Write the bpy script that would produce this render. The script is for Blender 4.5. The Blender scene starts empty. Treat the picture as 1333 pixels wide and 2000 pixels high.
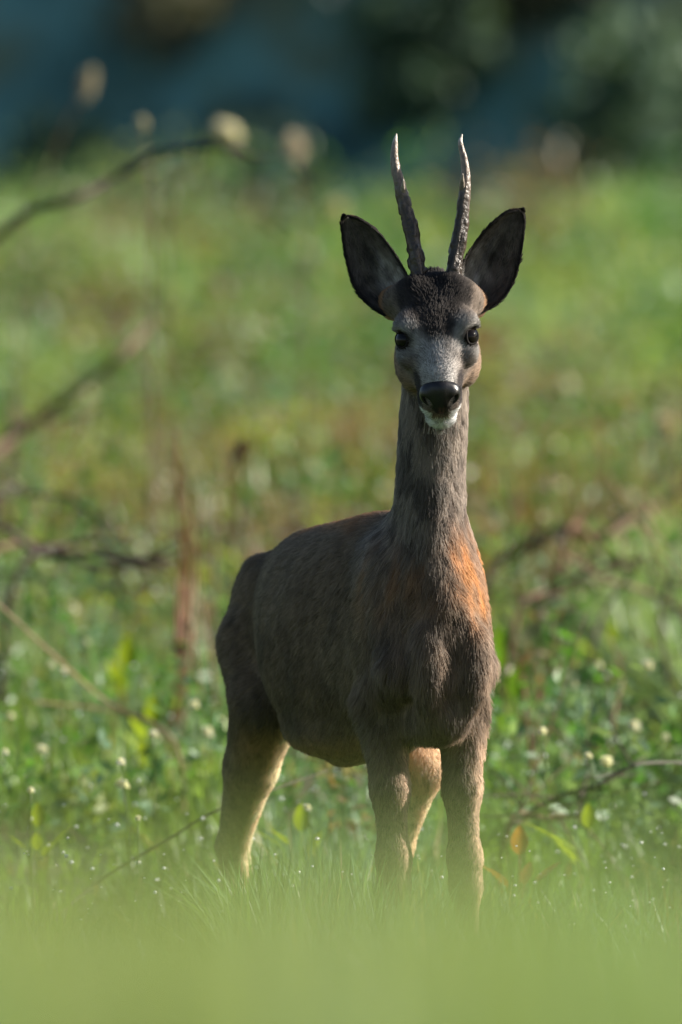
import bpy, math, random
import numpy as np
from mathutils import Vector, Matrix

R = math.radians
rng = np.random.default_rng(7)
random.seed(7)
scene = bpy.context.scene
COL = scene.collection

# ------------------------------------------------------------------ camera
CAM_H, DIST, PXM = 0.95, 20.0, 1400.0        # lens height, metres to the deer, photo pixels per metre at the deer
cam_d = bpy.data.cameras.new('camera')
cam = bpy.data.objects.new('camera', cam_d)
COL.objects.link(cam)
cam.location = (0, -DIST, CAM_H)
aim = Vector((0, 0, CAM_H - 350 / PXM))
cam.rotation_euler = (aim - cam.location).to_track_quat('-Z', 'Y').to_euler()
cam_d.sensor_fit = 'VERTICAL'
cam_d.sensor_height = 36.0
cam_d.sensor_width = 24.0
cam_d.lens = 36.0 * DIST / (2000 / PXM)
cam_d.clip_start = 0.1
cam_d.clip_end = 600
cam_d.dof.use_dof = True
cam_d.dof.focus_distance = DIST - 0.06
cam_d.dof.aperture_fstop = 5.0
cam_d.dof.aperture_blades = 9
scene.camera = cam

# ------------------------------------------------------------------ sky, sun, exposure
SUN_AZ, SUN_EL = R(9), R(27)                # azimuth measured from +X (picture right) towards +Y (away from the camera)
to_sun = Vector((math.cos(SUN_EL) * math.cos(SUN_AZ), math.cos(SUN_EL) * math.sin(SUN_AZ), math.sin(SUN_EL)))
world = bpy.data.worlds.new('World')
scene.world = world
world.use_nodes = True
wn = world.node_tree.nodes
sky = wn.new('ShaderNodeTexSky')
sky.sky_type = 'NISHITA'
sky.sun_disc = False
sky.sun_elevation = SUN_EL
sky.sun_rotation = math.atan2(to_sun.x, to_sun.y)
world.node_tree.links.new(sky.outputs[0], wn['Background'].inputs[0])
wn['Background'].inputs[1].default_value = 0.052
sun_d = bpy.data.lights.new('sun', 'SUN')
sun_d.energy = 5.0
sun_d.angle = R(0.5)
sun_d.color = (1.0, 0.92, 0.80)
sun = bpy.data.objects.new('sun', sun_d)
COL.objects.link(sun)
sun.location = to_sun * 30
sun.rotation_euler = (-to_sun).to_track_quat('-Z', 'Y').to_euler()

scene.view_settings.view_transform = 'Standard'
scene.view_settings.look = 'None'
scene.view_settings.exposure = 1.2
scene.view_settings.gamma = 1.0
scene.render.engine = 'CYCLES'
cy = scene.cycles
cy.use_denoising = True
try:
    cy.denoiser = 'OPENIMAGEDENOISE'
    cy.denoising_input_passes = 'RGB_ALBEDO_NORMAL'
except Exception:
    pass
cy.max_bounces = 6
cy.diffuse_bounces = 3
cy.glossy_bounces = 2
cy.transmission_bounces = 5
cy.transparent_max_bounces = 6
cy.sample_clamp_indirect = 4.0
cy.use_adaptive_sampling = False

# ------------------------------------------------------------------ helpers
def tag(o, label=None, cat=None, group=None, kind=None):
    if label: o['label'] = label
    if cat: o['category'] = cat
    if group: o['group'] = group
    if kind: o['kind'] = kind
    return o

def empty(name, loc=(0, 0, 0)):
    o = bpy.data.objects.new(name, None)
    o.empty_display_size = 0.05
    COL.objects.link(o)
    o.location = loc
    return o

def link(name, me, mat=None, parent=None):
    o = bpy.data.objects.new(name, me)
    COL.objects.link(o)
    if mat is not None and len(me.materials) == 0: me.materials.append(mat)
    if parent is not None:
        o.parent = parent
        o.matrix_parent_inverse = Matrix.Translation(-Vector(parent.location)) if parent.parent is None else Matrix.Identity(4)
    return o

def np_mesh(name, V, F, smooth=True, col=None):
    """V (n,3); F: array (m,3|4) or a list of such arrays"""
    me = bpy.data.meshes.new(name)
    V = np.asarray(V, np.float32)
    Fs = [np.asarray(f, np.int32) for f in (F if isinstance(F, list) else [F]) if len(f)]
    loops = np.concatenate([f.ravel() for f in Fs])
    counts = np.concatenate([np.full(len(f), f.shape[1], np.int32) for f in Fs])
    starts = np.concatenate([[0], np.cumsum(counts)[:-1]]).astype(np.int32)
    me.vertices.add(len(V)); me.vertices.foreach_set('co', V.ravel())
    me.loops.add(len(loops)); me.loops.foreach_set('vertex_index', loops)
    me.polygons.add(len(counts)); me.polygons.foreach_set('loop_start', starts)
    try: me.polygons.foreach_set('loop_total', counts)
    except Exception: pass
    me.update(calc_edges=True)
    me.polygons.foreach_set('use_smooth', np.full(len(counts), smooth))
    if col is not None:
        a = me.color_attributes.new('col', 'FLOAT_COLOR', 'POINT')
        c = np.ones((len(V), 4), np.float32); c[:, :3] = col
        a.data.foreach_set('color', c.ravel())
    me.validate()
    return me

class MB:
    """collects geometry for one mesh"""
    def __init__(s): s.V, s.Q, s.T, s.C, s.n = [], [], [], [], 0
    def add(s, V, Q=None, T=None, col=None):
        V = np.asarray(V, float).reshape(-1, 3)
        if Q is not None and len(Q): s.Q.append(np.asarray(Q) + s.n)
        if T is not None and len(T): s.T.append(np.asarray(T) + s.n)
        s.V.append(V); s.n += len(V)
        c = np.empty((len(V), 3)); c[:] = (0.5, 0.5, 0.5) if col is None else col
        s.C.append(c)
    def mesh(s, name, smooth=True):
        F = []
        if s.Q: F.append(np.concatenate(s.Q))
        if s.T: F.append(np.concatenate(s.T))
        return np_mesh(name, np.concatenate(s.V), F, smooth, np.concatenate(s.C))

def tube(mb, pts, rad, seg=8, col=None):
    pts = np.asarray(pts, float); n = len(pts)
    rad = np.broadcast_to(np.asarray(rad, float), (n,)) if np.ndim(rad) < 2 else np.asarray(rad, float)
    tan = np.gradient(pts, axis=0); tan /= np.linalg.norm(tan, axis=1)[:, None] + 1e-12
    up = np.array([0.13, 0.97, 0.2])
    a = np.cross(tan, up); a /= np.linalg.norm(a, axis=1)[:, None] + 1e-9
    b = np.cross(tan, a)
    th = np.linspace(0, 2 * np.pi, seg, endpoint=False)
    rr = rad[:, None] * np.ones(seg) if rad.ndim == 1 else rad
    V = pts[:, None, :] + rr[:, :, None] * (np.cos(th)[None, :, None] * a[:, None, :] + np.sin(th)[None, :, None] * b[:, None, :])
    i = np.arange(n - 1)[:, None] * seg; j = np.arange(seg)[None, :]; j2 = (j + 1) % seg
    Q = np.stack([i + j, i + j2, i + seg + j2, i + seg + j], -1).reshape(-1, 4)
    T = []
    for base, flip in ((0, 1), ((n - 1) * seg, 0)):
        for k in range(1, seg - 1):
            T.append((base, base + k + 1, base + k) if flip else (base, base + k, base + k + 1))
    c = None
    if col is not None:
        c = np.asarray(col, float)
        if c.ndim == 2: c = np.repeat(c, seg, axis=0)
    mb.add(V.reshape(-1, 3), Q, T, c)

def spline(pts, n):
    """Catmull-Rom through pts"""
    P = np.asarray(pts, float)
    P = np.vstack([2 * P[0] - P[1], P, 2 * P[-1] - P[-2]])
    t = np.linspace(0, len(P) - 3 - 1e-6, n); i = t.astype(int); f = (t - i)[:, None]
    a, b, c, d = P[i], P[i + 1], P[i + 2], P[i + 3]
    return 0.5 * (2 * b + (c - a) * f + (2 * a - 5 * b + 4 * c - d) * f**2 + (3 * b - a - 3 * c + d) * f**3)

def hash3(i, j, k):
    h = (i * 374761393 + j * 668265263 + k * 2147483647 + 974634) & 0xFFFFFFFF
    h = ((h ^ (h >> 13)) * 1274126177) & 0xFFFFFFFF
    h = h ^ (h >> 16)
    return (h & 0xFFFF) / 65535.0

def noise3(p, s=1.0):
    p = np.asarray(p, float) / s
    i = np.floor(p).astype(np.int64); f = p - i; f = f * f * (3 - 2 * f)
    out = 0
    for dx in (0, 1):
        for dy in (0, 1):
            for dz in (0, 1):
                w = (f[:, 0] if dx else 1 - f[:, 0]) * (f[:, 1] if dy else 1 - f[:, 1]) * (f[:, 2] if dz else 1 - f[:, 2])
                out = out + w * hash3(i[:, 0] + dx, i[:, 1] + dy, i[:, 2] + dz)
    return out

def sstep(a, b, x):
    t = np.clip((x - a) / (b - a), 0, 1)
    return t * t * (3 - 2 * t)

def mix(a, b, w):
    w = np.asarray(w)[..., None]
    return a * (1 - w) + np.asarray(b) * w

# ------------------------------------------------------------------ materials
def mat_new(name):
    m = bpy.data.materials.new(name); m.use_nodes = True
    nt = m.node_tree
    return m, nt, nt.nodes, nt.links, nt.nodes['Principled BSDF']

def mat_attr(name, rough=0.6, spec=0.3, transl=0.0, noise=0.0, scale=40, bump=0.0):
    """base colour from the mesh's own colour attribute, broken up by noise"""
    m, nt, N, L, bs = mat_new(name)
    at = N.new('ShaderNodeAttribute'); at.attribute_name = 'col'
    colout = at.outputs['Color']
    tc = N.new('ShaderNodeTexCoord')
    if noise or bump:
        nz = N.new('ShaderNodeTexNoise'); nz.inputs['Scale'].default_value = scale; nz.inputs['Detail'].default_value = 4
        L.new(tc.outputs['Object'], nz.inputs['Vector'])
    if noise:
        mp = N.new('ShaderNodeMapRange')
        mp.inputs['From Min'].default_value = 0.3; mp.inputs['From Max'].default_value = 0.7
        mp.inputs['To Min'].default_value = 1 - noise; mp.inputs['To Max'].default_value = 1 + noise
        L.new(nz.outputs['Fac'], mp.inputs['Value'])
        mx = N.new('ShaderNodeVectorMath'); mx.operation = 'SCALE'
        L.new(colout, mx.inputs[0]); L.new(mp.outputs[0], mx.inputs['Scale'])
        colout = mx.outputs[0]
    L.new(colout, bs.inputs['Base Color'])
    bs.inputs['Roughness'].default_value = rough
    bs.inputs['Specular IOR Level'].default_value = spec
    if bump:
        bp = N.new('ShaderNodeBump'); bp.inputs['Strength'].default_value = bump; bp.inputs['Distance'].default_value = 0.004
        L.new(nz.outputs['Fac'], bp.inputs['Height']); L.new(bp.outputs[0], bs.inputs['Normal'])
    if transl:
        tr = N.new('ShaderNodeBsdfTranslucent')
        g = N.new('ShaderNodeVectorMath'); g.operation = 'MULTIPLY'; g.inputs[1].default_value = (1.25, 1.15, 0.55)
        L.new(colout, g.inputs[0]); L.new(g.outputs[0], tr.inputs['Color'])
        ms = N.new('ShaderNodeMixShader'); ms.inputs[0].default_value = transl
        L.new(bs.outputs[0], ms.inputs[1]); L.new(tr.outputs[0], ms.inputs[2])
        L.new(ms.outputs[0], N['Material Output'].inputs['Surface'])
    return m

M = {}
M['grass'] = mat_attr('grass_blades', 0.42, 0.45, 0.45)
M['leaf'] = mat_attr('broad_leaf', 0.4, 0.45, 0.45, 0.2, 60)
M['tree_leaf'] = mat_attr('tree_foliage', 0.55, 0.3, 0.25)
M['dry'] = mat_attr('dry_stem', 0.7, 0.2, 0.0, 0.25, 50)
M['straw'] = mat_attr('dry_straw', 0.6, 0.3, 0.3)
M['petal'] = mat_attr('white_petals', 0.5, 0.4, 0.45)
M['bark'] = mat_attr('bark', 0.85, 0.2, 0.0, 0.4, 8, 0.6)
M['skin'] = mat_attr('coat_skin', 0.8, 0.15, 0.0, 0.15, 120)
M['antler'] = mat_attr('antler_bone', 0.40, 0.5, 0.0, 0.35, 160, 0.6)
M['ear'] = mat_attr('ear_skin', 0.75, 0.2, 0.12, 0.25, 90)
M['hoof'] = mat_attr('hoof_horn', 0.45, 0.4)

# ------------------------------------------------------------------ terrain
_gd = np.array([-30, 0, 4, 6.5, 8.5, 11, 15, 18, 20, 22, 25, 30, 35, 40, 45, 48, 52, 58, 66, 80, 110, 160])
_gz = np.array([.30, .40, .42, .40, .22, .0, -.06, -.05, -.03, .05, .21, .46, .70, .93, 1.13, 1.20, 1.15, 1.0, 1.0, 1.0, 1.0, 1.0])
def ground(x, y):
    x = np.asarray(x, float); y = np.asarray(y, float)
    D = y + DIST
    z = (np.interp(D, _gd, _gz) + np.interp(D + .7, _gd, _gz) + np.interp(D - .7, _gd, _gz)) / 3
    p = np.stack([x.ravel(), y.ravel(), 0 * x.ravel()], -1)
    hs = .55 * x + .835 * (y - 37.0)                     # a hillside that faces away from the sun
    hs = np.where(hs > 0, hs * hs / (hs + .9), 0) * 1.0
    z = z + 13.0 * (1 - np.exp(-hs / 13.0))
    far = np.clip((D - 21) / 20, 0, 1)
    amp = (0.02 + 0.10 * far)
    return z + ((noise3(p, 1.7).reshape(x.shape) - .5) * amp + (noise3(p + 31, 4.5).reshape(x.shape) - .5) * amp * 1.3) * np.clip(np.abs(D - 6) / 6, .15, 1)

xs = np.concatenate([np.linspace(-60, -8, 14), np.linspace(-7.5, 7.5, 76), np.linspace(8, 60, 14)])
ys = np.concatenate([np.linspace(-50, -21, 12), np.linspace(-20, 50, 176), np.linspace(51, 140, 40)])
XX, YY = np.meshgrid(xs, ys)
ZZ = ground(XX, YY)
nx, ny = len(xs), len(ys)
ii = np.arange(ny - 1)[:, None] * nx + np.arange(nx - 1)[None, :]
Qg = np.stack([ii, ii + 1, ii + nx + 1, ii + nx], -1).reshape(-1, 4)
gm, nt, N, L, bs = mat_new('meadow_soil')
tc = N.new('ShaderNodeTexCoord')
n1 = N.new('ShaderNodeTexNoise'); n1.inputs['Scale'].default_value = 3.0; n1.inputs['Detail'].default_value = 8
L.new(tc.outputs['Object'], n1.inputs['Vector'])
cr = N.new('ShaderNodeValToRGB')
cr.color_ramp.elements[0].position = 0.35; cr.color_ramp.elements[0].color = (0.035, 0.055, 0.015, 1)
cr.color_ramp.elements[1].position = 0.65; cr.color_ramp.elements[1].color = (0.075, 0.065, 0.03, 1)
e = cr.color_ramp.elements.new(0.5); e.color = (0.05, 0.085, 0.02, 1)
L.new(n1.outputs['Fac'], cr.inputs[0]); L.new(cr.outputs[0], bs.inputs['Base Color'])
bs.inputs['Roughness'].default_value = 0.95
bp = N.new('ShaderNodeBump'); bp.inputs['Strength'].default_value = 0.6; bp.inputs['Distance'].default_value = 0.03
L.new(n1.outputs['Fac'], bp.inputs['Height']); L.new(bp.outputs[0], bs.inputs['Normal'])
gme = np_mesh('ground', np.stack([XX, YY, ZZ], -1).reshape(-1, 3), Qg)
hm_, nt, N, L, bs = mat_new('mossy_hillside')
tc = N.new('ShaderNodeTexCoord')
n1 = N.new('ShaderNodeTexNoise'); n1.inputs['Scale'].default_value = 1.1; n1.inputs['Detail'].default_value = 6
L.new(tc.outputs['Object'], n1.inputs['Vector'])
cr = N.new('ShaderNodeValToRGB')
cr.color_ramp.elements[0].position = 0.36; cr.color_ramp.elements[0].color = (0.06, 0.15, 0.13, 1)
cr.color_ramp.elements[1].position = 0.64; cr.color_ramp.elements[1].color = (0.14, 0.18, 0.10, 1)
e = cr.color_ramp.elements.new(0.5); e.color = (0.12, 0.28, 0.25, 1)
L.new(n1.outputs['Fac'], cr.inputs[0]); L.new(cr.outputs[0], bs.inputs['Base Color']); bs.inputs['Roughness'].default_value = 0.9
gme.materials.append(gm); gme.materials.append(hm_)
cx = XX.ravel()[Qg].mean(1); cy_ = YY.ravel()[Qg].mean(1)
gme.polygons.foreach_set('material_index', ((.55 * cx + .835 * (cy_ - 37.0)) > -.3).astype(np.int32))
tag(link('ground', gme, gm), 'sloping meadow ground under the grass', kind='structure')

def W(px, py, dep=0.0):
    """a photo pixel at a chosen distance behind the deer's chest, as a point in the place"""
    k = 1 + dep / DIST
    return np.array([(px - 666.5) / PXM * k, dep, CAM_H - (py - 650) / PXM * k])

def depth_for(px, py, h):
    """how far off a plant h tall stands whose top shows at this pixel"""
    ys_ = np.linspace(1.0, 29, 500)
    zs = np.array([W(px, py, d)[2] for d in ys_])
    xs_ = np.array([W(px, py, d)[0] for d in ys_])
    diff = zs - ground(xs_, ys_) - h
    k = np.argmin(np.abs(diff))
    return float(ys_[k])

# ------------------------------------------------------------------ trees at the wood's edge
def leaf_cloud(mb, centers, radii, n, size, cols):
    """leaf-sized bent faces spread through a set of clumps"""
    k = rng.integers(0, len(centers), n)
    d = rng.normal(size=(n, 3)); d /= np.linalg.norm(d, axis=1)[:, None]
    r = rng.random(n) ** 0.25
    c = centers[k] + d * r[:, None] * radii[k]
    s = size * (0.6 + 0.8 * rng.random(n))
    u = rng.normal(size=(n, 3)); u /= np.linalg.norm(u, axis=1)[:, None]
    v = np.cross(u, d + 0.3 * rng.normal(size=(n, 3))); v /= np.linalg.norm(v, axis=1)[:, None] + 1e-9
    V = np.stack([c - u * s[:, None], c - v * s[:, None] * .45, c + u * s[:, None] * 1.2, c + v * s[:, None] * .45], 1)
    Q = np.arange(n * 4).reshape(n, 4)
    col = cols[rng.integers(0, len(cols), n)] * (0.75 + 0.5 * rng.random((n, 1)))
    mb.add(V.reshape(-1, 3), Q, None, np.repeat(col, 4, 0))

def tree(name, label, cat, x, y, h, rad, low, cols, nleaf, leaf, group):
    z = float(ground(np.array([x]), np.array([y]))[0])
    root = empty(name, (x, y, z)); tag(root, label, cat, group)
    mb = MB()
    n = 9
    tp = np.stack([np.cumsum(rng.normal(0, .05, n)), np.cumsum(rng.normal(0, .05, n)), np.linspace(-.2, h * .85, n)], -1) + (x, y, z)
    tr = np.linspace(.035 * h * .7, .02, n)
    tube(mb, tp, tr, 8, (.07, .055, .04))
    limbs = MB()
    cents, rads = [], []
    nb = 26
    for i in range(nb):
        f = i / (nb - 1)
        zz = h * (low + (0.98 - low) * f)
        az = rng.random() * 2 * np.pi
        rr = rad * (0.35 + 0.75 * math.sin(math.pi * (0.18 + 0.75 * f))) * (0.55 + 0.5 * rng.random())
        k = min(n - 1, int(zz / (h * .85) * (n - 1)))
        a = tp[max(0, k - 1)]
        b = np.array([x + rr * math.cos(az), y + rr * math.sin(az), z + zz])
        m = (a + b) / 2 + (0, 0, .1 * rr)
        tube(limbs, spline([a, m, b], 6), np.linspace(.02 * h * .3, .008, 6), 5, (.07, .055, .04))
        cents += [b, a * .45 + b * .55]; rads += [rad * (.30 + .2 * rng.random()), rad * .3]
    for i in range(int(nb * .7)):
        zz = h * (low + (1 - low) * rng.random())
        cents.append(np.array([x + rng.normal(0, rad * .3), y + rng.normal(0, rad * .3), z + zz])); rads.append(rad * .38)
    t = link('trunk', mb.mesh('trunk'), M['bark'], root)
    lo = link('limbs', limbs.mesh('limbs'), M['bark'], root)
    cm = MB()
    rads = np.array(rads)[:, None] * np.array([1, 1, .8])
    leaf_cloud(cm, np.array(cents), rads, nleaf, leaf, np.array(cols))
    link('crown', cm.mesh('crown', False), M['tree_leaf'], root)
    return root

GREEN_D = [(.075, .13, .085), (.065, .12, .085), (.085, .14, .08)]
GREEN_D = [tuple(1.25 * q for q in c_) for c_ in GREEN_D]
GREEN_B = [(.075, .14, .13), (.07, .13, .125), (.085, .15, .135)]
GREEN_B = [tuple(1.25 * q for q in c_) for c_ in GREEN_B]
GREEN_O = [(.11, .12, .075), (.12, .115, .075), (.095, .11, .07)]
GREEN_O = [tuple(1.25 * q for q in c_) for c_ in GREEN_O]
for nm, x, y, h, cols, lb in [
        ('hawthorn_bush', -1.15, 38.5, .50, GREEN_D, 'dark green bush on the shaded hillside behind the bent seed plume'),
        ('bramble_bush', -.75, 39.6, .62, GREEN_O, 'olive brown bush on the shaded hillside behind the slender weed'),
        ('juniper_bush', -.35, 38.3, .45, GREEN_B, 'blue green bush on the shaded hillside behind the bright oval seed head'),
        ('hawthorn_bush', .30, 38.5, .55, GREEN_D, 'dark green bush on the shaded hillside directly behind the antlers'),
        ('bramble_bush', .72, 38.8, .75, GREEN_O, 'olive brown bush on the shaded hillside above the sunlit ear'),
        ('hawthorn_bush', 1.18, 37.4, .60, GREEN_D, 'dark rounded bush at the foot of the hillside above the fallen branch'),
        ('juniper_bush', 1.62, 37.9, .70, GREEN_B, 'blue green bush beside the dark rounded bush')]:
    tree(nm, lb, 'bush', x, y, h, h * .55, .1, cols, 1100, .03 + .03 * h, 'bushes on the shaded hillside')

# ------------------------------------------------------------------ meadow grass
def blades(n, x, y, height, width, colr, lean=0.35, base=None, rows=3, dirp=None):
    """n bent tapering blades -> V, Q, T, C arrays"""
    z = ground(x, y) if base is None else base
    az = rng.random(n) * 2 * np.pi if dirp is None else dirp
    ld = np.stack([np.cos(az), np.sin(az)], -1)
    ln = np.abs(rng.normal(0, lean, n)) + .05
    fa = az + np.pi / 2 + rng.normal(0, .6, n)
    wd = np.stack([np.cos(fa), np.sin(fa)], -1)
    V = np.zeros((n, 2 * rows + 1, 3), np.float32)
    for r in range(rows + 1):
        f = r / rows
        zz = z + height * f * (1 - .25 * ln * f) - .01
        off = (height * ln * f**1.8)[:, None] * ld
        wv = (width * (1 - f**2 * .75) * .5)[:, None] * wd
        if r < rows:
            V[:, 2 * r, 0] = x + off[:, 0] - wv[:, 0]; V[:, 2 * r, 1] = y + off[:, 1] - wv[:, 1]; V[:, 2 * r, 2] = zz
            V[:, 2 * r + 1, 0] = x + off[:, 0] + wv[:, 0]; V[:, 2 * r + 1, 1] = y + off[:, 1] + wv[:, 1]; V[:, 2 * r + 1, 2] = zz
        else:
            V[:, 2 * r, 0] = x + off[:, 0]; V[:, 2 * r, 1] = y + off[:, 1]; V[:, 2 * r, 2] = zz
    b = np.arange(n)[:, None] * (2 * rows + 1)
    Q = np.concatenate([b + np.array([2 * r, 2 * r + 1, 2 * r + 3, 2 * r + 2]) for r in range(rows - 1)])
    T = b + np.array([2 * rows - 2, 2 * rows - 1, 2 * rows])
    C = np.repeat(colr, 2 * rows + 1, 0)
    return V.reshape(-1, 3), Q, T, C

G_MAIN = np.array([.16, .26, .055]); G_DEEP = np.array([.042, .105, .028]); G_YEL = np.array([.30, .32, .065])
G_PALE = np.array([.28, .35, .15]); G_BLUE = np.array([.14, .23, .13]); G_BROWN = np.array([.20, .125, .055]); G_STRAW = np.array([.34, .27, .13])

def grass_patch(n, D0, D1, half, hmean, wmean, powd=1.0, hill=False):
    D = D0 + (D1 - D0) * rng.random(n) ** powd
    y = D - DIST
    x = (rng.random(n) * 2 - 1) * (half + D * .024)
    p = np.stack([x, y * .16, 0 * x], -1)
    a = noise3(p + 5, .55); b = noise3(p + 77, .28); c = noise3(p + 140, 1.1); d = noise3(p + 210, .40)
    hol = sstep(.50, .70, noise3(p + 620, .30)) * (D > 20.8)
    keep = rng.random(n) < (.35 + .9 * sstep(.25, .6, a)) * (1 - .80 * hol)
    x, y, D, a, b, c, d = (q[keep] for q in (x, y, D, a, b, c, d)); n = len(x)
    col = np.tile(G_MAIN, (n, 1))
    col = mix(col, G_DEEP, sstep(.55, .8, b) * .9)
    col = mix(col, G_YEL, sstep(.52, .75, c) * .75)
    col = mix(col, G_PALE, sstep(.55, .8, a) * .6)
    col = mix(col, G_BLUE, sstep(.6, .8, d) * .7)
    bw = sstep(.60, .74, noise3(p[keep] + 330, .65))
    isb = rng.random(n) < bw * .65
    col[isb] = G_BROWN * (0.6 + .7 * rng.random((isb.sum(), 1)))
    st = rng.random(n) < .05
    col[st] = G_STRAW * (.7 + .5 * rng.random((st.sum(), 1)))
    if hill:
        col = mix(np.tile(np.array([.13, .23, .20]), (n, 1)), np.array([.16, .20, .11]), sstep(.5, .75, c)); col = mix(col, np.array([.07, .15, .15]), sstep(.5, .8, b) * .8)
    col = col * (.7 + .6 * rng.random((n, 1))) * np.where(hill, 1.0, np.array([.93, 1.06, 1.30]))
    h = hmean * (.45 + .75 * rng.random(n)) * (.65 + .7 * sstep(.2, .8, a)) * (1 - .45 * hol[keep]) * np.where(b > .6, .75, 1)
    w = wmean * (.6 + .9 * rng.random(n))
    return blades(n, x, y, h, w, col, .45)

gb = MB()
for args in ((32000, 16.8, 18.6, .8, .33, .006), (18000, 18.6, 19.9, .9, .25, .005), (80000, 19.9, 21.8, .95, .23, .0055), (120000, 21.5, 27, 1.3, .18, .0075), (90000, 27, 36, 1.6, .19, .010), (60000, 36, 51, 2.0, .20, .014)):
    V, Q, T, C = grass_patch(*args); gb.add(V, Q, T, C)
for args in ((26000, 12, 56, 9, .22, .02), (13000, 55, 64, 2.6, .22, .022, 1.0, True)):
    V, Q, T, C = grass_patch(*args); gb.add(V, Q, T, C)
tag(link('meadow_grass', gb.mesh('meadow_grass'), M['grass']), 'green meadow grass with yellowed and brown patches', 'grass', kind='stuff')

# low leafy herbs and dead weeds growing through the grass
hb_ = MB()
nc = 1300
D = 22.5 + 25 * rng.random(nc)**1.15; y = D - DIST; x = (rng.random(nc) * 2 - 1) * (1.1 + D * .022)
z = ground(x, y); hh = (.07 + .17 * rng.random(nc)) * (.75 + D / 60)
pal = np.array([.93, 1.08, 1.3]) * np.array([[.10, .22, .035], [.06, .15, .03], [.26, .30, .06], [.14, .22, .10], [.22, .13, .06], [.13, .085, .05], [.24, .20, .11], [.17, .24, .11]])
kind = noise3(np.stack([x, y * .16, 0 * x], -1) + 400, .35)
for i in range(nc):
    k = int(rng.integers(0, 4)) if kind[i] < .62 else int(rng.integers(4, 7))
    if rng.random() < .15: k = 7
    m = int(rng.integers(3, 7))
    cen = np.array([x[i], y[i], z[i]]) + np.stack([rng.normal(0, hh[i] * .28, m), rng.normal(0, hh[i] * .5, m), hh[i] * (.35 + .75 * rng.random(m))], -1)
    leaf_cloud(hb_, cen, np.full((m, 3), hh[i] * .30), 40, .007 + .009 * rng.random() + .0003 * (D[i] - 20), pal[[k]])
tag(link('meadow_herbs', hb_.mesh('meadow_herbs', False), M['grass']), 'low leafy herbs and dead weeds among the grass', 'herbs', kind='stuff')

# tall grass on the low bank close to the lens
n = 19000
D = 4.6 + 2.6 * rng.random(n); x = (rng.random(n) * 2 - 1) * 1.6; y = D - DIST
tip = np.where(rng.random(n) < .10, 1360 + 180 * rng.random(n), 1545 + 55 * rng.normal(size=n))
tip = tip + 190 * (noise3(np.stack([x, y * .05, 0 * x], -1) + 12, .075) - .5)
top = CAM_H - (tip - 650) / PXM * (D / DIST)
z0 = ground(x, y)
h = np.clip((top - z0) * (1.0 - .16 * rng.random(n)**1.6), .06, .5)
c = noise3(np.stack([x * 1.0, y * .3, 0 * x], -1), .11)
col = mix(np.tile(np.array([.22, .33, .155]), (n, 1)), np.array([.32, .375, .15]), sstep(.3, .7, c)) * (.8 + .4 * rng.random((n, 1)))
col = mix(col, np.array([.13, .27, .13]), sstep(.45, .8, noise3(np.stack([x, y * .3, 0 * x], -1) + 51, .09)) * .75)
V, Q, T, C = blades(n, x, y, h * 1.03, .005 + .003 * rng.random(n), col, .18)
fb = MB(); fb.add(V, Q, T, C)
tag(link('bank_grass', fb.mesh('bank_grass'), M['grass']), 'pale grass tips on the low bank before the deer', 'grass', kind='stuff')

# ------------------------------------------------------------------ the roebuck
YAW = R(18)
FW = np.array([math.sin(YAW), -math.cos(YAW), 0]); RT = np.array([-math.cos(YAW), -math.sin(YAW), 0])
BO = np.array([.138, 0.0, 0.0])
def B(v, lat, z):
    """body frame: v metres behind the chest, lat to the deer's right, height"""
    return BO - FW * v + RT * lat + np.array([0, 0, z])

PHI, ROLL = R(45), R(3)
HO = W(850, 628, -.005); HO[2] = .982
HF = np.array([0, -math.cos(PHI), -math.sin(PHI)])
HD0 = np.array([0, -math.sin(PHI), math.cos(PHI)]); HL0 = np.array([1.0, 0, 0])
_rm = np.array(Matrix.Rotation(-ROLL, 3, 'Y'))
HF, HD, HL = _rm @ HF, _rm @ HD0, _rm @ HL0
def H(l, t, w): return HO + HL * l + HF * t + HD * w
def to_head(p):
    q = p - HO
    return q @ HL, q @ HF, q @ HD

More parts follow.
